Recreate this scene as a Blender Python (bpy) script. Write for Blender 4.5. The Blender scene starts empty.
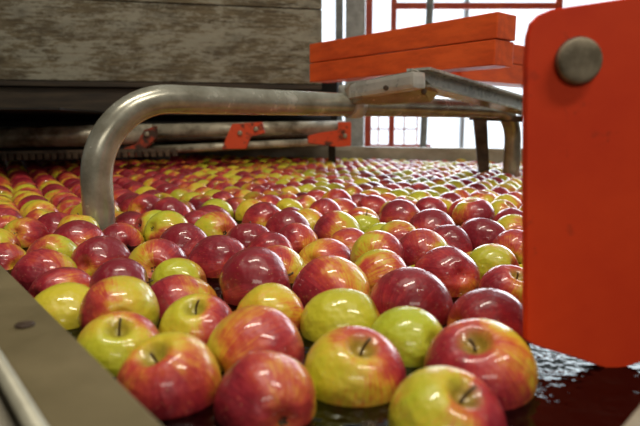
import bpy, bmesh, math, random
import numpy as np
from mathutils import Vector, Matrix, Quaternion
random.seed(7); np.random.seed(7)
scene = bpy.context.scene
COL = scene.collection
try: scene.view_settings.view_transform = 'Standard'
except Exception: pass

F=560.0; H=0.19; TH=math.atan(88/F)
FW=Vector((0,math.cos(TH),-math.sin(TH))); UP=Vector((0,math.sin(TH),math.cos(TH))); RT=Vector((1,0,0))
CAM=Vector((0,0,H))
def ray(px,py): return FW+RT*((px-320)/F)+UP*((213-py)/F)
def on_z(px,py,z):
    d=ray(px,py); t=(z-H)/d.z; return CAM+d*t
def on_y(px,py,y):
    d=ray(px,py); return CAM+d*(y/d.y)
def project(p):
    d=Vector(p)-CAM; z=d.dot(FW)
    if z<=0.01: return (-9999,-9999,z)
    return (320+F*d.dot(RT)/z, 213-F*d.dot(UP)/z, z)
A=Vector((-0.643,0.766,0)); C=Vector((0.766,0.643,0))
ZR=0.05
ra=on_z(0,264,ZR); rb_=on_z(164,426,ZR)
RA=(ra-rb_); RA.z=0; RA.normalize(); RC=Vector((RA.y,-RA.x,0))   # rail axis / cross
cR=Vector((ra.x,ra.y,0)).dot(RC)
def RAC(a,c,z=0): return RA*a+RC*c+Vector((0,0,z))

# ---------------- materials ----------------
def new_mat(name):
    m=bpy.data.materials.new(name); m.use_nodes=True
    nt=m.node_tree; nt.nodes.clear()
    out=nt.nodes.new('ShaderNodeOutputMaterial'); b=nt.nodes.new('ShaderNodeBsdfPrincipled')
    nt.links.new(b.outputs[0],out.inputs[0]); return m,nt,b
def N(nt,t,**k):
    n=nt.nodes.new(t)
    for a,v in k.items(): setattr(n,a,v)
    return n
def setin(nt,n,i,v):
    if isinstance(v,bpy.types.NodeSocket): nt.links.new(v,n.inputs[i])
    else: n.inputs[i].default_value=v
def M(nt,op,a,b=0.0,c=None,clamp=False):
    n=N(nt,'ShaderNodeMath',operation=op); n.use_clamp=clamp
    setin(nt,n,0,a); setin(nt,n,1,b)
    if c is not None: setin(nt,n,2,c)
    return n.outputs[0]
def mixc(nt,f,a,b,bt='MIX'):
    n=N(nt,'ShaderNodeMix',data_type='RGBA',blend_type=bt)
    setin(nt,n,0,f); setin(nt,n,6,a); setin(nt,n,7,b); return n.outputs[2]
def ramp(nt,f,stops):
    n=N(nt,'ShaderNodeValToRGB'); e=n.color_ramp.elements
    while len(e)<len(stops): e.new(0.5)
    for i,(p,c) in enumerate(stops):
        e[i].position=p; e[i].color=(*c,1) if len(c)==3 else c
    nt.links.new(f,n.inputs[0]); return n.outputs[0]
def noise(nt,co,scale,detail=3,rough=0.5,w=None):
    n=N(nt,'ShaderNodeTexNoise')
    if w is not None: n.noise_dimensions='4D'; setin(nt,n,'W',w)
    if co is not None: nt.links.new(co,n.inputs['Vector'])
    n.inputs['Scale'].default_value=scale; n.inputs['Detail'].default_value=detail; n.inputs['Roughness'].default_value=rough
    return n.outputs['Fac']
def objco(nt,scale=(1,1,1)):
    tc=N(nt,'ShaderNodeTexCoord'); mp=N(nt,'ShaderNodeMapping'); mp.inputs['Scale'].default_value=scale
    nt.links.new(tc.outputs['Object'],mp.inputs[0]); return mp.outputs[0]
def bump(nt,b,h,strength=0.3,dist=0.002):
    n=N(nt,'ShaderNodeBump'); n.inputs['Strength'].default_value=strength; n.inputs['Distance'].default_value=dist
    nt.links.new(h,n.inputs['Height']); nt.links.new(n.outputs[0],b.inputs['Normal'])

def worn(name,c1,c2,scale=20,rough=0.4,metal=0.0,lo=0.4,hi=0.62,stretch=(1,1,1),bmp=0.2,c3=None,rv=0.2):
    m,nt,b=new_mat(name); co=objco(nt,stretch)
    n=noise(nt,co,scale,6,0.65)
    stops=[(lo,c1),(hi,c2)]
    if c3: stops.append((min(0.98,hi+0.12),c3))
    nt.links.new(ramp(nt,n,stops),b.inputs['Base Color'])
    b.inputs['Metallic'].default_value=metal
    r=M(nt,'MULTIPLY_ADD',n,rv,rough-rv*0.5); nt.links.new(r,b.inputs['Roughness'])
    bump(nt,b,noise(nt,co,scale*4,4),bmp,0.001)
    return m

def apple_mat(name,use_attr):
    m,nt,b=new_mat(name)
    if use_attr:
        a=N(nt,'ShaderNodeAttribute',attribute_name='lco'); co=a.outputs['Vector']
        bl=N(nt,'ShaderNodeAttribute',attribute_name='blush').outputs['Fac']
        sd=N(nt,'ShaderNodeAttribute',attribute_name='seed').outputs['Fac']
    else:
        co=N(nt,'ShaderNodeTexCoord').outputs['Object']
        bl=N(nt,'ShaderNodeAttribute',attribute_type='OBJECT',attribute_name='blush').outputs['Fac']
        sd=N(nt,'ShaderNodeAttribute',attribute_type='OBJECT',attribute_name='seed').outputs['Fac']
    s=N(nt,'ShaderNodeSeparateXYZ'); nt.links.new(co,s.inputs[0]); x,y,z=s.outputs
    rad=M(nt,'SQRT',M(nt,'ADD',M(nt,'MULTIPLY',x,x),M(nt,'MULTIPLY',y,y)))
    rs=M(nt,'MAXIMUM',rad,0.02)
    cx=N(nt,'ShaderNodeCombineXYZ')
    nt.links.new(M(nt,'MULTIPLY',M(nt,'DIVIDE',x,rs),12.0),cx.inputs[0])
    nt.links.new(M(nt,'MULTIPLY',M(nt,'DIVIDE',y,rs),12.0),cx.inputs[1])
    nt.links.new(M(nt,'MULTIPLY',z,0.8),cx.inputs[2])
    streak=noise(nt,cx.outputs[0],1.5,5,0.7,w=sd)
    big=noise(nt,co,1.1,2,0.5,w=sd)
    fine=noise(nt,co,7.0,5,0.7,w=sd)
    v=M(nt,'MULTIPLY_ADD',x,0.46,0.455)
    v=M(nt,'ADD',v,M(nt,'MULTIPLY',M(nt,'SUBTRACT',big,0.5),1.3))
    v=M(nt,'ADD',v,M(nt,'MULTIPLY',M(nt,'SUBTRACT',streak,0.5),0.85))
    v=M(nt,'ADD',v,M(nt,'MULTIPLY',M(nt,'SUBTRACT',fine,0.5),0.42))
    v=M(nt,'ADD',v,M(nt,'MULTIPLY',M(nt,'SUBTRACT',bl,0.5),0.76))
    gold=ramp(nt,v,[(0.0,(0.68,0.56,0.03)),(0.30,(0.74,0.48,0.035)),(0.44,(0.72,0.25,0.03)),(0.60,(0.58,0.070,0.035)),(0.82,(0.44,0.028,0.038)),(1.0,(0.27,0.011,0.022))])
    green=ramp(nt,v,[(0.0,(0.48,0.54,0.025)),(0.32,(0.62,0.53,0.03)),(0.46,(0.66,0.26,0.03)),(0.62,(0.52,0.060,0.036)),(0.82,(0.39,0.024,0.038)),(1.0,(0.23,0.009,0.022))])
    col=mixc(nt,M(nt,'FRACT',M(nt,'MULTIPLY',sd,7.31)),gold,green)
    vo=N(nt,'ShaderNodeTexVoronoi'); nt.links.new(co,vo.inputs['Vector']); vo.inputs['Scale'].default_value=10
    dots=M(nt,'LESS_THAN',vo.outputs['Distance'],0.12)
    col=mixc(nt,M(nt,'MULTIPLY',dots,0.42),col,(0.85,0.55,0.24,1))
    cav=M(nt,'MULTIPLY',M(nt,'SUBTRACT',1.0,M(nt,'DIVIDE',rad,M(nt,'MULTIPLY_ADD',streak,0.4,0.16)),clamp=True),M(nt,'GREATER_THAN',z,0.0))
    col=mixc(nt,M(nt,'MINIMUM',M(nt,'MULTIPLY',cav,1.6),0.8),col,(0.30,0.25,0.02,1))
    nt.links.new(col,b.inputs['Base Color'])
    b.inputs['Roughness'].default_value=0.42
    b.inputs['Coat Weight'].default_value=0.6; b.inputs['Coat Roughness'].default_value=0.05
    bump(nt,b,noise(nt,co,2.2,2),0.22,0.02)
    return m
MAT_APPLE=apple_mat('apple_skin',False); MAT_APPLE_FAR=apple_mat('apple_skin_far',True)
MAT_STEM=worn('stem_brown',(0.06,0.03,0.012),(0.16,0.10,0.04),60,0.7)
MAT_CALYX=worn('calyx_brown',(0.03,0.018,0.01),(0.09,0.06,0.03),40,0.8)
MAT_STEEL=worn('weathered_steel',(0.26,0.245,0.185),(0.46,0.45,0.375),15,0.25,0.5,0.34,0.60,(1,1,1),0.12,(0.68,0.67,0.59))
MAT_ALU=worn('aluminium',(0.40,0.395,0.35),(0.62,0.61,0.56),14,0.28,0.35,0.3,0.6)
MAT_GALV=worn('galvanised',(0.20,0.20,0.185),(0.33,0.33,0.31),16,0.5,0.1)
MAT_DARK=worn('dark_metal',(0.005,0.004,0.003),(0.016,0.013,0.010),14,0.6)  # near-black metal; on the backing panel it stands in for shade
MAT_RUST=worn('dark_rusty_steel',(0.045,0.026,0.016),(0.12,0.08,0.05),24,0.55,0.3)
MAT_ORANGE=worn('orange_paint',(0.62,0.072,0.013),(0.84,0.120,0.020),12,0.45,0,0.3,0.6,(1,4,4),0.12)
MAT_ORANGE_D=worn('orange_paint_worn',(0.10,0.03,0.015),(0.66,0.07,0.016),22,0.5,0,0.38,0.46)
MAT_ORANGE_X=worn('orange_paint_dirty',(0.05,0.025,0.015),(0.42,0.05,0.016),22,0.6,0,0.44,0.56)
MAT_RAIL=worn('grimy_painted_steel',(0.115,0.090,0.042),(0.20,0.158,0.082),8,0.42,0.05,0.3,0.65)
MAT_LIP=worn('pale_lip',(0.30,0.28,0.21),(0.46,0.44,0.34),10,0.42,0.2)
MAT_PALE=worn('pale_steel',(0.30,0.27,0.20),(0.48,0.44,0.35),7,0.5,0.1)
MAT_REDWIRE=worn('red_paint',(0.65,0.05,0.015),(0.8,0.10,0.02),10,0.5)
MAT_WALL=worn('wall_plaster',(0.20,0.20,0.18),(0.27,0.26,0.24),3,0.8)
MAT_FLOOR=worn('concrete',(0.10,0.10,0.09),(0.18,0.17,0.16),3,0.7)
MAT_CEIL=worn('ceiling_sheet',(0.18,0.18,0.16),(0.24,0.24,0.22),3,0.8)
MAT_FRAME=worn('window_frame_pale',(0.70,0.74,0.78),(0.8,0.84,0.88),6,0.5)

def plate_mat():
    m,nt,b=new_mat('red_orange_plate_paint'); co=objco(nt)
    n=noise(nt,co,9,6,0.6); n2=noise(nt,co,32,5,0.7); n3=noise(nt,co,4,2)
    col=ramp(nt,n,[(0.3,(0.80,0.044,0.007)),(0.65,(0.95,0.072,0.011))])
    chips=ramp(nt,M(nt,'ADD',M(nt,'MULTIPLY',n2,0.7),M(nt,'MULTIPLY',n3,0.35)),[(0.64,(0,0,0)),(0.68,(1,1,1))])
    col=mixc(nt,M(nt,'MULTIPLY',chips,0.3),col,(0.40,0.035,0.015,1))
    nt.links.new(col,b.inputs['Base Color']); b.inputs['Roughness'].default_value=0.6
    b.inputs['Specular IOR Level'].default_value=0.3
    bump(nt,b,n2,0.15,0.001); return m
MAT_PLATE=plate_mat()

def wood_mat():
    m,nt,b=new_mat('weathered_bin_wood')
    g=noise(nt,objco(nt,(1.2,1.2,40)),2.6,10,0.85)
    p=noise(nt,objco(nt,(8,8,44)),2.2,10,0.9)
    big=noise(nt,objco(nt,(2.2,2.2,7)),1.8,6,0.75)
    stain=noise(nt,objco(nt,(3,3,5)),1.5,5,0.7)
    c=ramp(nt,g,[(0.38,(0.024,0.016,0.008)),(0.48,(0.11,0.082,0.042)),(0.62,(0.21,0.17,0.10))])
    f=ramp(nt,M(nt,'ADD',M(nt,'MULTIPLY',p,0.72),M(nt,'MULTIPLY',big,0.50)),[(0.595,(0,0,0)),(0.63,(1,1,1))])
    c=mixc(nt,M(nt,'MULTIPLY',f,0.7),c,(0.36,0.345,0.27,1))
    st=ramp(nt,stain,[(0.36,(1,1,1)),(0.5,(0,0,0))])
    c=mixc(nt,M(nt,'MULTIPLY',st,0.5),c,(0.03,0.02,0.012,1))
    nt.links.new(c,b.inputs['Base Color']); b.inputs['Roughness'].default_value=0.75
    bump(nt,b,M(nt,'ADD',g,p),0.5,0.004); return m
MAT_WOOD=wood_mat()
MAT_WOOD_D=worn('shaded_bin_wood',(0.018,0.011,0.006),(0.065,0.044,0.025),6,0.7,0,0.35,0.7,(1,1,10))  # darkened bin wood; shadow under the bin is put into its colour

def water_mat():
    m=bpy.data.materials.new('dark_water'); m.use_nodes=True; nt=m.node_tree; nt.nodes.clear()
    out=N(nt,'ShaderNodeOutputMaterial'); mx=N(nt,'ShaderNodeMixShader'); tr=N(nt,'ShaderNodeBsdfTransparent'); gl=N(nt,'ShaderNodeBsdfGlossy')
    tr.inputs[0].default_value=(0.76,0.62,0.44,1); gl.inputs['Roughness'].default_value=0.02
    gl.inputs['Color'].default_value=(0.095,0.10,0.10,1)
    fr=N(nt,'ShaderNodeFresnel'); fr.inputs['IOR'].default_value=1.33
    co=objco(nt); h=M(nt,'ADD',noise(nt,co,34,3,0.5),M(nt,'MULTIPLY',noise(nt,co,90,2),0.3))
    bp=N(nt,'ShaderNodeBump'); bp.inputs['Strength'].default_value=0.5; bp.inputs['Distance'].default_value=0.008
    nt.links.new(h,bp.inputs['Height']); nt.links.new(bp.outputs[0],gl.inputs['Normal'])
    nt.links.new(fr.outputs[0],mx.inputs[0]); nt.links.new(tr.outputs[0],mx.inputs[1]); nt.links.new(gl.outputs[0],mx.inputs[2]); nt.links.new(mx.outputs[0],out.inputs[0])
    return m
MAT_WATER=water_mat()

# ---------------- mesh helpers ----------------
def obj_from_bm(bm,name,mat,smooth=False):
    me=bpy.data.meshes.new(name); bm.to_mesh(me); bm.free()
    if smooth:
        for p in me.polygons: p.use_smooth=True
    if mat: me.materials.append(mat)
    o=bpy.data.objects.new(name,me); COL.objects.link(o); return o
def box(name,center,size,mat,rotz=0,bevel=0.0,rot=None):
    bm=bmesh.new(); bmesh.ops.create_cube(bm,size=1)
    for v in bm.verts: v.co=Vector((v.co.x*size[0],v.co.y*size[1],v.co.z*size[2]))
    if bevel>0: bmesh.ops.bevel(bm,geom=list(bm.edges),offset=bevel,segments=2,affect='EDGES',profile=0.7)
    o=obj_from_bm(bm,name,mat); o.location=center
    o.rotation_euler=rot if rot else (0,0,rotz)
    return o
def beam_between(name,p0,p1,w,h,mat,bevel=0.002):
    p0=Vector(p0); p1=Vector(p1); d=p1-p0; L=d.length
    o=box(name,(p0+p1)/2,(L,w,h),mat,bevel=bevel)
    yaw=math.atan2(d.y,d.x); pitch=-math.asin(d.z/L)
    o.rotation_euler=(0,pitch,yaw); return o
def sweep(name,pts,r,mat,segs=24,cap=True):
    pts=[Vector(p) for p in pts]; bm=bmesh.new(); rings=[]; n=None
    for i,p in enumerate(pts):
        t=(pts[min(i+1,len(pts)-1)]-pts[max(i-1,0)]).normalized()
        if n is None:
            n=t.orthogonal().normalized()
        n=(n-t*n.dot(t)).normalized(); b=t.cross(n)
        rings.append([bm.verts.new(p+(n*math.cos(a)+b*math.sin(a))*r) for a in [2*math.pi*k/segs for k in range(segs)]])
    for a,c in zip(rings[:-1],rings[1:]):
        for k in range(segs): bm.faces.new((a[k],a[(k+1)%segs],c[(k+1)%segs],c[k]))
    if cap: bm.faces.new(rings[0][::-1]); bm.faces.new(rings[-1])
    bmesh.ops.recalc_face_normals(bm,faces=bm.faces)
    o=obj_from_bm(bm,name,mat)
    for p in o.data.polygons: p.use_smooth=len(p.vertices)==4
    return o
def prism(name,outline,offset,mat,bevel=0.0):
    bm=bmesh.new(); vs=[bm.verts.new(Vector(p)) for p in outline]; f=bm.faces.new(vs)
    r=bmesh.ops.extrude_face_region(bm,geom=[f])
    for v in r['geom']:
        if isinstance(v,bmesh.types.BMVert): v.co+=Vector(offset)
    bmesh.ops.recalc_face_normals(bm,faces=bm.faces)
    if bevel>0:
        es=[e for e in bm.edges if e.calc_face_angle(0)>1.0]
        bmesh.ops.bevel(bm,geom=es,offset=bevel,segments=2,affect='EDGES')
    return obj_from_bm(bm,name,mat)
def join(objs,name):
    bm=bmesh.new(); mats=[]
    me=bpy.data.meshes.new(name)
    for o in objs:
        t=o.data.copy(); t.transform(Matrix.LocRotScale(o.location,o.rotation_euler,o.scale))
        bm.from_mesh(t); mats=o.data.materials[0]; bpy.data.objects.remove(o)
    bm.to_mesh(me); bm.free(); me.materials.append(mats)
    r=bpy.data.objects.new(name,me); COL.objects.link(r); return r
def empty(name,loc,label,cat):
    e=bpy.data.objects.new(name,None); e.empty_display_size=0.05; e.location=loc; COL.objects.link(e)
    e['label']=label; e['category']=cat; return e
def attach(parent,*ch):
    for c in ch:
        c.parent=parent; c.matrix_parent_inverse=Matrix.Translation(-Vector(parent.location))
def tag(o,label,cat,group=None,kind=None):
    o['label']=label; o['category']=cat
    if group: o['group']=group
    if kind: o['kind']=kind
    return o
def bolt(name,loc,axis,r,hgt,mat,dome=True):
    bm=bmesh.new(); segs=24; rings=[]
    prof=[(r,0),(r,hgt*0.55),(r*0.95,hgt*0.78),(r*0.82,hgt*0.92),(r*0.5,hgt)] if dome else [(r,0),(r,hgt*0.8),(r*0.9,hgt)]
    for rr,z in prof:
        rings.append([bm.verts.new((rr*math.cos(2*math.pi*k/segs),rr*math.sin(2*math.pi*k/segs),z)) for k in range(segs)])
    for a,c in zip(rings[:-1],rings[1:]):
        for k in range(segs): bm.faces.new((a[k],a[(k+1)%segs],c[(k+1)%segs],c[k]))
    bm.faces.new(rings[-1]); bm.faces.new(rings[0][::-1])
    o=obj_from_bm(bm,name,mat,True); o.location=loc
    o.rotation_mode='QUATERNION'; o.rotation_quaternion=Vector(axis).to_track_quat('Z','Y'); return o

# ---------------- room ----------------
FZ=-0.95
def struct(o): o['kind']='structure'; return o
struct(box('floor',(0.5,2.0,FZ-0.05),(12.2,10.2,0.1),MAT_FLOOR))
struct(box('ceiling',(0.5,2.0,3.25),(12.2,10.2,0.1),MAT_CEIL))
struct(box('wall_left',(-5.55,2.0,1.15),(0.1,10,4.2),MAT_WALL))
struct(box('wall_right',(6.55,2.0,1.15),(0.1,10,4.2),MAT_WALL))
struct(box('wall_front',(0.5,-3.0,1.15),(12,0.1,4.2),MAT_WALL))
YB=7.0
struct(box('wall_back',(-2.95,YB,1.15),(5.1,0.12,4.2),MAT_WALL))
struct(box('wall_back_header',(3.0,YB,3.05),(6.9,0.12,0.4),MAT_WALL))
fr=[]
for x in (-0.37,1.75,4.1,6.4):
    fr.append(box('f',(x,YB,0.95),(0.05,0.08,3.8),MAT_FRAME))
for z in (-0.9,2.8):
    fr.append(box('f',(3.0,YB,z),(6.8,0.07,0.05),MAT_FRAME))
struct(join(fr,'window_1'))

# ---------------- tank ----------------
tank=empty('water_flume_tank',RAC(1.0,cR,FZ),'long metal water tank with grimy painted rim, full of apples','tank')
wq=on_z(20,381,ZR); RW=cR-Vector((wq.x,wq.y,0)).dot(RC)
rim=beam_between('rim',RAC(-0.7,cR-RW/2,ZR-0.003),RAC(4.2,cR-RW/2,ZR-0.003),RW,0.006,MAT_RAIL,0.0015)
wall=beam_between('side_wall',RAC(-0.7,cR-0.004,-0.2),RAC(4.2,cR-0.004,-0.2),0.006,0.488,MAT_RAIL,0)
lip=sweep('lip',[RAC(-0.7,cR-RW-0.004,ZR-0.002),RAC(4.2,cR-RW-0.004,ZR-0.002)],0.0045,MAT_LIP,12)
lip['label']='pale rounded outer lip'
skirt=beam_between('skirt',RAC(-0.7,cR-RW-0.042,ZR-0.02),RAC(4.2,cR-RW-0.042,ZR-0.02),0.07,0.004,MAT_PALE,0)
attach(tank,rim,wall,lip,skirt)
p=on_z(25,326,ZR); attach(tank,bolt('bolt',(p.x,p.y,ZR),(0,0,1),0.0065,0.002,MAT_RUST,False))
e0=on_z(632,440,0.03); e1=on_z(668,392,0.03)
attach(tank,beam_between('splash_edge',e0,e1,0.012,0.008,MAT_PALE,0.002))
W0=Vector((0.2,2.68,0)); WD=Vector((0.94,-0.335,0)).normalized(); WN=Vector((WD.y,-WD.x,0))
WN = WN if WN.y<0 else -WN
pf=lambda t,z,off=0: W0+WD*t+WN*off+Vector((0,0,z))
fw=beam_between('end_wall',pf(-3.2,-0.18),pf(2.6,-0.18),0.02,0.50,MAT_PALE,0)
fr_=beam_between('end_rim',pf(-3.2,0.078,-0.02),pf(2.6,0.078,-0.02),0.06,0.02,MAT_PALE,0.003)
attach(tank,fw,fr_)
bot=box('tank_bottom',(0.4,1.6,-0.42),(5.5,4.2,0.01),MAT_DARK)
attach(tank,bot)
for t in (-2.2,0.4,2.2):
    p=pf(t,(FZ-0.42)/2,-0.04); attach(tank,box('leg',p,(0.06,0.06,-0.42-FZ+0.0),MAT_GALV))
def inter(c):
    t=(c-W0.dot(RC))/WD.dot(RC); return W0+WD*t+WN*0.01
poly=[RAC(-0.55,cR,0),inter(cR),pf(2.5,0,0.01),RAC(-0.55,2.6,0)]
poly=[Vector((p.x,p.y,0)) for p in poly]
bm=bmesh.new(); bm.faces.new([bm.verts.new(p) for p in poly])
water=obj_from_bm(bm,'water',MAT_WATER); tag(water,'dark rippled water with small bright glints under the apples','water',kind='stuff')

# ---------------- apples ----------------
AZ=0.004
def apple_geo(segs,rings,lob=0.0,tall=0.93,taper=0.06):
    vs=[];fs=[]
    def pt(ph,th):
        rad=math.sin(ph)**0.92*(1+taper*math.cos(ph))*(1+lob*math.cos(5*th)*(0.5-0.5*math.cos(ph)))
        z=tall*math.cos(ph)
        if ph<math.pi/2: z-=0.34*math.exp(-(rad/0.24)**2)
        else: z+=0.20*math.exp(-(rad/0.22)**2)
        return (rad*math.cos(th),rad*math.sin(th),z)
    vs.append((0,0,tall-0.34))
    for i in range(1,rings):
        ph=math.pi*(i/rings)
        for k in range(segs): vs.append(pt(ph,2*math.pi*k/segs))
    vs.append((0,0,-tall+0.20))
    for k in range(segs): fs.append((0,1+k,1+(k+1)%segs))
    for i in range(rings-2):
        a=1+i*segs;b=a+segs
        for k in range(segs): fs.append((a+k,b+k,b+(k+1)%segs,a+(k+1)%segs))
    l=1+(rings-2)*segs;e=len(vs)-1
    for k in range(segs): fs.append((e,l+(k+1)%segs,l+k))
    return vs,fs
variants=[]
for lob,tall,tap in ((0.015,0.95,0.06),(0.03,0.92,0.05),(0.02,1.02,0.09),(0.01,0.94,0.03),(0.035,0.98,0.10)):
    vs,fs=apple_geo(36,24,lob,tall,tap)
    me=bpy.data.meshes.new('apple_body'); me.from_pydata(vs,[],fs)
    for p in me.polygons: p.use_smooth=True
    me.materials.append(MAT_APPLE); variants.append((me,tall))
def stem_mesh():
    o=sweep('stem_tmp',[(0,0,0.50),(0.01,0,0.65),(0.03,0.01,0.8),(0.07,0.02,0.93),(0.12,0.03,1.03)],0.03,MAT_STEM,8)
    me=o.data; bpy.data.objects.remove(o); return me
STEM=stem_mesh()
def calyx_mesh():
    bm=bmesh.new()
    for k in range(5):
        a=2*math.pi*k/5
        d=Vector((math.cos(a),math.sin(a),0)); n=Vector((-d.y,d.x,0))
        v=[bm.verts.new(p) for p in (Vector((0,0,-0.70))+n*0.03,Vector((0,0,-0.70))-n*0.03,d*0.07+Vector((0,0,-0.79))-n*0.035,d*0.12+Vector((0,0,-0.85)),d*0.07+Vector((0,0,-0.79))+n*0.035)]
        bm.faces.new(v)
    me=bpy.data.meshes.new('calyx'); bm.to_mesh(me); bm.free(); me.materials.append(MAT_CALYX); return me
CALYX=calyx_mesh()

# (px,py,width,blush,stem visible,side of the red cheek)
L=[(172,386,106,.50,1,'d'),(122,348,88,.26,1,'b'),(272,401,106,.76,0,'l'),(350,377,106,.48,1,'r'),(254,354,102,.40,0,'r'),(200,330,80,.42,1,'r'),
(447,421,120,.60,1,'r'),(472,376,112,.68,1,'l'),(410,346,84,.16,0,'b'),(340,325,82,.20,0,'b'),(410,309,88,.82,0,'u'),(270,319,72,.38,0,'d'),
(172,300,90,.84,0,'l'),(252,292,82,.86,0,'u'),(326,293,84,.60,0,'l'),(78,310,80,.26,0,'b'),(487,327,84,.72,0,'u'),(503,295,64,.6,1,'l'),
(445,282,68,.82,0,'u'),(378,278,64,.38,0,'d'),(418,259,58,.64,0,'l'),(330,258,64,.52,0,'r'),(278,273,58,.48,0,'l'),(215,268,64,.76,0,'u'),
(150,267,64,.76,0,'r'),(105,265,60,.72,0,'u'),(47,279,64,.66,0,'l'),(20,262,54,.68,0,'l'),(77,249,56,.70,0,'u'),(122,299,58,.84,0,'u'),
(185,277,50,.20,0,'b'),(492,270,56,.32,0,'r'),(478,241,52,.76,0,'u'),(515,254,50,.42,0,'l'),(424,238,52,.70,0,'u'),(387,238,48,.24,0,'d'),
(347,238,50,.42,0,'l'),(288,234,48,.74,0,'u'),(250,247,52,.78,0,'u'),(183,250,52,.78,0,'u'),(160,238,48,.32,0,'d'),(130,240,48,.70,0,'l'),
(218,238,50,.55,0,'r'),(300,250,48,.74,0,'l'),(38,262,48,.38,0,'l'),(447,250,50,.76,0,'u'),(310,226,46,.45,0,'r'),(265,226,46,.75,0,'u'),(372,222,44,.34,0,'l'),
(395,223,44,.72,0,'u'),(340,216,44,.44,0,'r'),(205,222,44,.66,0,'u'),(175,222,44,.72,0,'u'),(60,232,48,.62,0,'u'),(30,240,46,.48,0,'r'),
(435,222,44,.66,0,'l'),(470,222,44,.76,0,'u'),(505,225,46,.70,0,'u')]
DIRS={'l':Vector((-1,-0.25,0.25)),'r':Vector((1,-0.25,0.25)),'u':Vector((0.1,-0.4,1)),'d':Vector((0.1,-1,-0.45)),'b':Vector((0,1,-0.6))}
items=[]
for px,py,w,b,s,dr in L:
    p=on_z(px,py,AZ+0.001); dz=(p-CAM).dot(FW); r=min(0.0450,max(0.0350,w*dz/F/2*0.99))
    items.append([p.x,p.y,r,b,s,1,dr])
fixed=len(items)
xy=np.array([[i[0],i[1]] for i in items])
sp=0.0735; row=0
cand=[]
y=0.18
while y<3.7:
    x=-2.9+(row%2)*sp/2
    while x<2.6:
        cand.append((x+random.uniform(-.010,.010),y+random.uniform(-.010,.010))); x+=sp
    y+=sp*0.87; row+=1
def inside(x,y,m=0.036):
    if x*RC.x+y*RC.y < cR+m+0.004: return False
    if (Vector((x,y,0))-W0).dot(WN) < m+0.01: return False
    return True
for x,y in cand:
    if not inside(x,y,0.026): continue
    px,py,z=project((x,y,AZ))
    if px<-45 or px>600 or py>520: continue
    if py>295 and px>545: continue
    if py>330 and px>505: continue
    if py>400 and px>420: continue
    if np.min(np.hypot(xy[:fixed,0]-x,xy[:fixed,1]-y))<0.054: continue
    b=random.choice([.2,.34,.44,.5,.56,.62,.68,.72,.76,.80,.84,.66])
    if px<200 and py<200: b=random.choice([.6,.8,.9,.95,1.0,1.05])  # redder, darker skins here stand in for shade under the conveyor
    elif px<130: b=min(0.95,b+0.14)
    items.append([x,y,random.uniform(.0340,.0383),b,0,0,None])
P=np.array([[i[0],i[1],AZ+random.uniform(-.010,.008)] for i in items]); R=np.array([i[2] for i in items]); P0=P.copy()
wgt=np.array([0.15 if i[5] else 1.0 for i in items])
cc=np.array([RC.x,RC.y]); wn=np.array([WN.x,WN.y])
for it in range(300):
    D=P[:,None,:]-P[None,:,:]; d=np.sqrt((D**2).sum(2))+1e-9; np.fill_diagonal(d,9)
    ov=(R[:,None]+R[None,:])*0.985-d; ov[ov<0]=0
    share=wgt[:,None]/(wgt[:,None]+wgt[None,:])
    mv=((ov*share)[:,:,None]*D/d[:,:,None]).sum(1)
    mv[:,2]*=1.8
    P+=mv*0.65
    P[:,2]+=(AZ-P[:,2])*0.010; P[:,2]=np.clip(P[:,2],AZ-0.028,AZ+0.010)
    Q=P[:,:2]
    if it<140:
        Q[:fixed]+=(P0[:fixed,:2]-Q[:fixed])*0.06
    c=Q@cc; lo=cR+R+0.002; k=c<lo; Q[k]+=((lo-c)[k])[:,None]*cc
    q=(Q-np.array([W0.x,W0.y]))@wn; lo=R+0.013; k=q<lo; Q[k]+=((lo-q)[k])[:,None]*wn
    dl=Q-np.array([-0.392,0.98]); dd=np.hypot(dl[:,0],dl[:,1]); k=dd<R+0.029; Q[k]+=dl[k]/dd[k][:,None]*((R+0.029-dd)[k])[:,None]
    P[:,:2]=Q
mvd=np.hypot(*(P-P0)[:fixed,:2].T); print('moved',mvd.mean(),mvd.max())
# apples pushed under water in the gaps between floating ones
added=0
P3=[(P[i][0],P[i][1],P[i][2],R[i]) for i in range(len(items))]
cells=[]
y=0.26
while y<1.3:
    x=-0.8
    while x<0.7:
        px,py,zc=project((x,y,-0.03))
        if 0<px<530 and py<450 and inside(x,y,0.034) and not (py>335 and px>512) and math.hypot(x+0.392,y-0.98)>0.065: cells.append((x,y))
        x+=0.008
    y+=0.008
for zlim,r in ((-0.026,0.034),(-0.036,0.032),(-0.043,0.031)):
    for x,y in cells:
        zz=-0.004; ok=True
        for (ax,ay,az_,ar) in P3:
            dd=(ax-x)**2+(ay-y)**2; s=(ar+r)*0.98
            if dd<s*s:
                zz=min(zz,az_-math.sqrt(s*s-dd))
                if zz<zlim: ok=False; break
        if ok:
            P3.append((x,y,zz,r)); items.append([x,y,r,random.choice([.3,.45,.6,.8,.85]),0,0,None]); added+=1
print('submerged',added)
P=np.array([[a[0],a[1]] for a in P3]); R=np.array([a[3] for a in P3]); Zs=[a[2] for a in P3]
order=sorted(range(len(items)),key=lambda i:P[i][0]**2+P[i][1]**2)
vis=[]
for i in order:
    px,py,z=project((P[i][0],P[i][1],Zs[i]))
    if py>490 or px<-50: continue
    vis.append(i)
print('apples',len(vis))
def label_for(b,stem,sub):
    if b<0.27: s='yellow-green apple'
    elif b<0.45: s='yellow apple with light red blush'
    elif b<0.72: s='yellow apple streaked orange-red'
    elif b<0.88: s='red apple with yellow patches'
    else: s='dark red glossy apple'
    if sub: return s+' sunk just under the water'
    return s+(' floating stem-up in water' if stem else ' floating in the water')
far=[]; count=0
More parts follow.
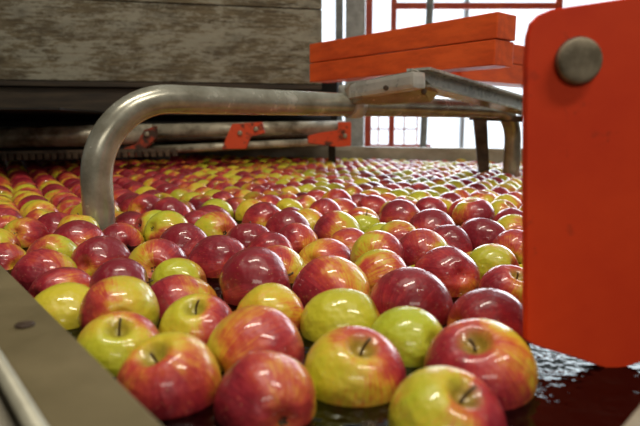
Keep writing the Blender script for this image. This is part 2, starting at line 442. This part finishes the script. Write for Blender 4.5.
for n,i in enumerate(vis):
    x,y=P[i]; r=R[i]; b=items[i][3]; st=items[i][4]; dr=items[i][6]; z=Zs[i]
    px,py,zc=project((x,y,z))
    az=random.uniform(0,2*math.pi)
    if st: sv=Vector((random.uniform(-.3,.3),-0.42,1)).normalized()
    elif n>60 and random.random()<0.2: sv=Vector((random.uniform(-.5,.5),random.uniform(-.5,.3),1)).normalized()
    else: sv=Vector((math.cos(az),abs(math.sin(az))*0.8+0.1,random.uniform(-.5,.35))).normalized()
    if dr:
        xd=DIRS[dr].normalized()+Vector((random.uniform(-.2,.2),random.uniform(-.2,.2),random.uniform(-.2,.2)))
        if not st and abs(xd.normalized().dot(sv))>0.7: sv=Vector((-sv.y,abs(sv.x),sv.z)).normalized()
        xd=(xd-sv*xd.dot(sv)).normalized(); yd=sv.cross(xd)
        q=Matrix((xd,yd,sv)).transposed().to_quaternion()
    else:
        q=sv.to_track_quat('Z','Y')@Quaternion((0,0,1),random.uniform(0,2*math.pi))
    seed=random.uniform(0,50)
    if count<300 and -25<px<530 and py<465:
        me,tall=variants[n%5]
        o=bpy.data.objects.new('apple',me); COL.objects.link(o)
        s=r*0.985
        o.location=(x,y,z); o.scale=(s*random.uniform(.98,1.0),s*random.uniform(.98,1.0),s*random.uniform(.98,1.02))
        o.rotation_mode='QUATERNION'; o.rotation_quaternion=q
        o['blush']=float(b); o['seed']=seed
        tag(o,label_for(b,st,z<-0.029),'apple',group='apples floating in the flume')
        count+=1
        if n<110:
            stm=bpy.data.objects.new('stem',STEM); COL.objects.link(stm); stm.parent=o
            cal=bpy.data.objects.new('calyx',CALYX); COL.objects.link(cal); cal.parent=o
    elif z>-0.03 and y>0.6:
        far.append((x,y,z,r,q,b,seed))
vs,fs=apple_geo(16,11)
V=np.array(vs); AV=[];AF=[];LC=[];BL=[];SD=[]
off=0
for (x,y,z,r,q,b,seed) in far:
    m=np.array(q.to_matrix()); AV.append((V*r)@m.T+np.array([x,y,z])); LC.append(V)
    AF+= [tuple(k+off for k in f) for f in fs]; off+=len(V)
    BL+= [b]*len(V); SD+=[seed]*len(V)
AV=np.concatenate(AV); LC=np.concatenate(LC)
me=bpy.data.meshes.new('apples_far'); me.from_pydata(AV.tolist(),[],AF)
for p in me.polygons: p.use_smooth=True
at=me.attributes.new('lco','FLOAT_VECTOR','POINT'); at.data.foreach_set('vector',LC.astype(np.float32).ravel())
at=me.attributes.new('blush','FLOAT','POINT'); at.data.foreach_set('value',np.array(BL,dtype=np.float32))
at=me.attributes.new('seed','FLOAT','POINT'); at.data.foreach_set('value',np.array(SD,dtype=np.float32))
me.materials.append(MAT_APPLE_FAR)
fa=bpy.data.objects.new('apple_raft',me); COL.objects.link(fa)
tag(fa,'dense raft of red and yellow apples floating along the flume','apples',group='apples floating in the flume',kind='stuff')
print('far',len(far),'ind',count)

# ---------------- bent tube cross frame ----------------
S=Vector((-0.392,0.98,0)); TZ=0.238; TR=0.027
frame=empty('tubular_cross_frame',S+Vector((0,0,-0.4)),'weathered bent steel tube frame spanning the apple flume','metal frame')
rb=0.145; LT=1.33
pts=[S+Vector((0,0,z)) for z in (-0.41,-0.1,0.0,TZ-rb)]
for k in range(1,15):
    a=math.pi/2*k/14; pts.append(S+C*(rb*(1-math.cos(a)))+Vector((0,0,TZ-rb+rb*math.sin(a))))
pts+= [S+C*t+Vector((0,0,TZ)) for t in (0.3,0.6,0.9)]
rb=0.10
pts+= [S+C*(LT-rb)+Vector((0,0,TZ))]
for k in range(1,11):
    a=math.pi/2*k/10; pts.append(S+C*(LT-rb+rb*math.sin(a))+Vector((0,0,TZ-rb+rb*math.cos(a))))
pts+= [S+C*LT+Vector((0,0,z)) for z in (0.0,-0.41)]
tube=sweep('bent_tube',pts,TR,MAT_STEEL,32)
p0=on_y(350,92,1.36); p1=on_y(420,80,1.20)
strap=beam_between('strap',p0,p1,0.042,0.036,MAT_ALU,0.010)
se=on_y(347,93,1.37); cap=bolt('strap_end',(se.x,se.y,se.z-0.018),(0,0,1),0.021,0.036,MAT_ALU,False)
clamp=sweep('clamp',[S+C*0.60+Vector((0,0,TZ)),S+C*0.635+Vector((0,0,TZ))],TR+0.005,MAT_ALU,28)
p2=on_y(410,77,1.22); p3=on_y(545,113,1.78)
barw=beam_between('channel_web',p2,p3,0.006,0.036,MAT_ALU,0.001)
bt=beam_between('channel_flange',p2+Vector((0.02,0.02,0.018)),p3+Vector((0.02,0.02,0.018)),0.06,0.006,MAT_ALU,0.001)
bt2=beam_between('channel_flange',p2+Vector((0.02,0.02,-0.018)),p3+Vector((0.02,0.02,-0.018)),0.06,0.005,MAT_STEEL,0.001)
gus=prism('gusset',[on_y(344,90,1.33),on_y(350,83,1.33),on_y(415,70,1.21),on_y(438,92,1.30),on_y(430,102,1.31),on_y(380,105,1.33),on_y(352,104,1.34)],(0.004,0.006,0),MAT_STEEL,0.001)
pl=prism('hanger_plate',[on_y(473,116,1.86),on_y(487,116,1.86),on_y(491,205,1.86),on_y(482,205,1.86)],(0.006,0.03,0),MAT_RUST)
cross=beam_between('cross_rod',on_y(470,117,1.80),on_y(522,119,1.80),0.03,0.02,MAT_RUST,0.002)
attach(frame,tube,strap,cap,clamp,barw,bt,bt2,gus,pl,cross)
for q_ in ((386,88),(424,92)):
    p=on_y(q_[0],q_[1],1.225); attach(frame,bolt('bolt',p,(-0.3,-1,0),0.006,0.004,MAT_RUST))

# ---------------- orange beams ----------------
def obeam(start,d,length,w,label,zb=0.316,hh=0.112):
    n=Vector((-d.y,d.x,0))
    if n.y<0: n=-n
    e=empty('painted_timber_beam',start+Vector((0,0,zb)),label,'beam')
    e['group']='orange painted beams'
    for k in range(2):
        z=zb+hh*(0.25+0.5*k); g=0.0 if k==0 else 0.003
        a=start+n*(w/2); b=a+d*length
        bo=beam_between('board',Vector((a.x,a.y,z))-d*g,Vector((b.x,b.y,z)),w-0.002,hh/2-0.002,MAT_ORANGE,0.003)
        attach(e,bo)
    return e
f0=Vector((0.373,1.235,0))
obeam(f0,A,0.63,0.075,'orange painted double timber beam resting on the steel frame')
obeam(Vector((0.36,1.46,0)),C,0.55,0.09,'second orange painted beam behind the first on the frame',0.304,0.11)

# ---------------- red guard plate ----------------
Y0=0.42
ol=[(526,60),(528,36),(532,22),(540,14),(552,9),(565,7),(600,2),(640,-4),(690,-12),(690,356),(660,360),(640,363),(625,368),(608,370),(598,366),(575,358),(552,351),(535,346),(526,340),(525,200)]
outl=[on_y(a,b,Y0) for a,b in ol]
guard=empty('guard_plate',on_y(660,200,Y0+0.01),'worn red-orange painted steel plate with large bolt over the water','metal plate')
pla=prism('plate',outl,(0,0.008,0),MAT_PLATE,0.0012)
MAT_BOLT=worn('bolt_metal',(0.15,0.12,0.075),(0.36,0.30,0.21),30,0.6,0.2)
bo=bolt('bolt',on_y(578,61,Y0-0.002),(0,-1,0),0.0163,0.006,MAT_BOLT); wa=bolt('washer',on_y(578,61,Y0-0.0),(0,-1,0),0.0172,0.002,MAT_RUST,False)
arm=box('arm',(0.36,Y0+0.02,0.27),(0.24,0.02,0.04),MAT_ORANGE_D,bevel=0.002)
post=box('support_post',(0.49,Y0+0.03,(-0.415+0.30)/2),(0.04,0.04,0.715),MAT_DARK,bevel=0.002)
attach(guard,pla,bo,wa,arm,post)

# ---------------- wooden bin ----------------
BR=on_y(322,84,2.35); bd=Vector((-math.cos(0.20),-math.sin(0.20),0)); bn=Vector((bd.y,-bd.x,0)); bn=bn if bn.y>0 else -bn
zb=BR.z
bin_=empty('wooden_bin',Vector((BR.x,BR.y,zb-0.13)),'large weathered wooden fruit bin with flaking grey paint','wooden crate')
BRv=Vector((BR.x,BR.y,0)); LB=1.75
def slab(name,z0,z1,mat,off=0,th=0.022,l0=0,l1=LB):
    a=BRv+bd*l0+bn*(off+th/2); b=BRv+bd*l1+bn*(off+th/2); z=(z0+z1)/2
    return beam_between(name,Vector((b.x,b.y,z)),Vector((a.x,a.y,z)),th,z1-z0,mat,0.002)
z=zb
for hgt in (0.295,0.2,0.2):
    attach(bin_,slab('side_board',z,z+hgt-0.005,MAT_WOOD)); z+=hgt
ztop=z
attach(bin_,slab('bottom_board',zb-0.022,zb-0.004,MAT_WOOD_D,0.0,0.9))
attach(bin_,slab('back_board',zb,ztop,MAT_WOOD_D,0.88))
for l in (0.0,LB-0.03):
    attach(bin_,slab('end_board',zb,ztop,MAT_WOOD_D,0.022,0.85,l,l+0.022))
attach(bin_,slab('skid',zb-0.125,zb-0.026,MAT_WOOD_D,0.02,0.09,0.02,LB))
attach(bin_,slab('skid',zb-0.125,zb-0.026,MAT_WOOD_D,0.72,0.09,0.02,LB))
# ---------------- conveyor under the bin ----------------
cv=empty('roller_conveyor',on_y(170,165,2.2),'steel tube conveyor frame with orange brackets under the wooden bin','conveyor')
sc=[]
MAT_STEEL_D=worn('grimy_tube_steel',(0.16,0.13,0.085),(0.55,0.50,0.38),16,0.32,0.3,0.36,0.6)
sc.append(sweep('frame_tube',[on_y(-60,139,1.95),on_y(153,134,2.05)],0.036,MAT_STEEL_D,24))
sc.append(sweep('frame_tube',[on_y(150,131,2.12),on_y(345,127,2.3)],0.026,MAT_STEEL_D,20))
sc.append(sweep('lower_tube',[on_y(130,151,2.08),on_y(340,141,2.28)],0.015,MAT_STEEL_D,16))
sc.append(sweep('drive_rod',[on_y(150,140,2.2),on_y(330,134,2.4)],0.010,MAT_RUST,12))
sc.append(sweep('drive_rod',[on_y(-40,118,2.3),on_y(330,118,2.5)],0.02,MAT_DARK,12))
def obr(pts,y,m=MAT_ORANGE_D): return prism('bracket',[on_y(a,b,y) for a,b in pts],(0,0.03,0),m,0.002)
sc.append(obr([(122,157),(124,148),(136,144),(144,130),(155,126),(156,138),(146,148),(138,157)],2.0,MAT_ORANGE_X))
sc.append(obr([(222,149),(226,138),(232,124),(262,122),(265,133),(250,137),(246,149)],2.07))
sc.append(obr([(308,136),(318,133),(338,130),(338,122),(351,122),(351,146),(338,147),(308,143)],2.22))
for pp,yy in (((147,134),2.0),((240,133),2.07),((256,129),2.07),((345,136),2.22)):
    sc.append(bolt('bolt',on_y(pp[0],pp[1],yy),(0,-1,0),0.009,0.008,MAT_STEEL_D))
ch=[]
for k in range(30):
    t=k/29; p=on_y(-30+t*205,158-t*5,1.86+t*0.10)
    ch.append(box('c',p,(0.016,0.016,0.022),MAT_RUST,bevel=0.003))
ch.append(beam_between('c',on_y(-30,154,1.87),on_y(175,150,1.97),0.012,0.014,MAT_RUST,0))
cj=join(ch,'toothed_chain'); cj['kind']='stuff'; sc.append(cj)
# dark strip hanging low over the water beneath the tubes
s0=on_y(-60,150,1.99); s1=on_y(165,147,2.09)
sc.append(beam_between('dark_strip',Vector((s0.x,s0.y+0.06,0.085)),Vector((s1.x,s1.y+0.06,0.085)),0.006,0.05,MAT_DARK,0.001))
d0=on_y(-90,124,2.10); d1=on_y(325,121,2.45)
sc.append(beam_between('shade_deck',Vector((d0.x-0.1,d0.y+0.36,0.195)),Vector((d1.x,d1.y+0.30,0.195)),0.62,0.02,MAT_DARK,0.002))  # dark sheet added over the water to shade the far-left apples
sc.append(box('shade_plate',(-1.42,1.86,0.236),(1.3,0.60,0.006),MAT_DARK,rotz=0.10))  # thin plate added to throw shade on the apples behind it
for q0 in (on_y(332,140,2.36),on_y(-40,140,2.0)):
    sc.append(box('support',(q0.x,q0.y+0.02,(q0.z-0.42)/2),(0.03,0.03,q0.z+0.42),MAT_DARK))
attach(cv,*sc)
pa=pf(-3.1,-0.2,-0.12); pb=pf(-0.16,-0.2,-0.12)
hp=beam_between('backing_panel',Vector((pa.x,pa.y,-0.22)),Vector((pb.x,pb.y,-0.22)),0.03,1.46,MAT_DARK,0.003)  # added dark sheet; its blackness stands in for shade under the bin
tag(hp,'dark backing panel added behind the tank for the shaded gap','panel')

# ---------------- galvanised posts ----------------
def gpost(px0,px1,y,label):
    a=on_y(px0,150,y); b=on_y(px1,150,y); w=b.x-a.x; cx=(a.x+b.x)/2; h=3.2-FZ
    web=box('c',(cx,y-0.03,FZ+h/2),(w,0.006,h),MAT_GALV)
    f1=box('c',(cx-w/2+0.004,y,FZ+h/2),(0.008,0.06,h),MAT_GALV); f2=box('c',(cx+w/2-0.004,y,FZ+h/2),(0.008,0.06,h),MAT_GALV)
    l1=box('c',(cx-w/2+w*0.2,y+0.03,FZ+h/2),(w*0.4,0.006,h),MAT_GALV)
    o=join([web,f1,f2,l1],'steel_post'); tag(o,label,'post',group='steel posts by the tank')
gpost(345,363,2.88,'grey galvanised channel post standing behind the tank')
gpost(335,342,3.2,'narrow grey steel post beside the wider one')
q=on_y(428,20,3.6)
rod=sweep('rod',[(q.x-0.03,3.6,FZ),(q.x+0.02,3.6,1.4)],0.022,MAT_GALV,12); tag(rod,'thin grey steel rod standing near the windows','rod')

# ---------------- red guard fence ----------------
YF=4.3
fe=empty('guard_fence',Vector((0.6,YF,FZ)),'red painted tubular guard fence in front of the windows','fence')
def fx(px): return on_y(px,100,YF).x
def fzv(py): return on_y(400,py,YF).z
fl=[]
for px,w in ((368,0.05),(392,0.04),(553,0.045)):
    fl.append(box('post',(fx(px),YF,(fzv(-60)+FZ)/2),(w,0.03,fzv(-60)-FZ),MAT_REDWIRE))
fl.append(box('rail',((fx(392)+fx(553))/2,YF,fzv(6)),(fx(553)-fx(392),0.02,0.045),MAT_REDWIRE))
for py,t in ((146,0.025),):
    fl.append(box('rail',((fx(365)+fx(432))/2,YF,fzv(py)),(fx(432)-fx(365),0.02,t),MAT_REDWIRE))
wr=[]
for px in (379,405,418): wr.append(box('c',(fx(px),YF+0.01,(fzv(112)+FZ)/2),(0.010,0.01,fzv(112)-FZ),MAT_REDWIRE))
for py in (112,129): wr.append(box('c',((fx(365)+fx(418))/2,YF+0.01,fzv(py)),(fx(418)-fx(365),0.01,0.010),MAT_REDWIRE))
wj=join(wr,'wire_mesh'); fl.append(wj)
attach(fe,*fl)

# ---------------- lights ----------------
w=bpy.data.worlds.new('World'); scene.world=w; w.use_nodes=True
bg=w.node_tree.nodes['Background']; bg.inputs[0].default_value=(0.84,0.92,1.0,1); bg.inputs[1].default_value=1.8
def area(name,loc,rot,sx,sy,e,col):
    l=bpy.data.lights.new(name,'AREA'); l.shape='RECTANGLE'; l.size=sx; l.size_y=sy; l.energy=e; l.color=col
    o=bpy.data.objects.new(name,l); o.location=loc; o.rotation_euler=rot; COL.objects.link(o); return o
area('ceiling_lamp',(-0.2,0.5,2.4),(0,0,0.3),1.2,0.15,29,(1,0.92,0.77))
area('ceiling_lamp',(1.2,-0.4,2.4),(math.radians(20),math.radians(15),0.2),1.2,0.2,28,(1,0.92,0.77))
area('front_fill',(0.3,-2.6,1.8),(math.radians(78),0,0),1.8,0.5,17,(1,0.92,0.78))  # unseen fill behind the camera, added to brighten plate and apple fronts
area('window_daylight',(3.0,6.7,1.3),(math.radians(-80),0,0),6.0,3.0,390,(0.88,0.94,1.0))

cam=bpy.data.cameras.new('Camera'); co=bpy.data.objects.new('Camera',cam); COL.objects.link(co)
cam.sensor_width=36; cam.lens=F/640*36; co.location=CAM; co.rotation_euler=(math.pi/2-TH,0,0); cam.clip_start=0.01
cam.dof.use_dof=True; cam.dof.focus_distance=0.78; cam.dof.aperture_fstop=6.0
scene.camera=co
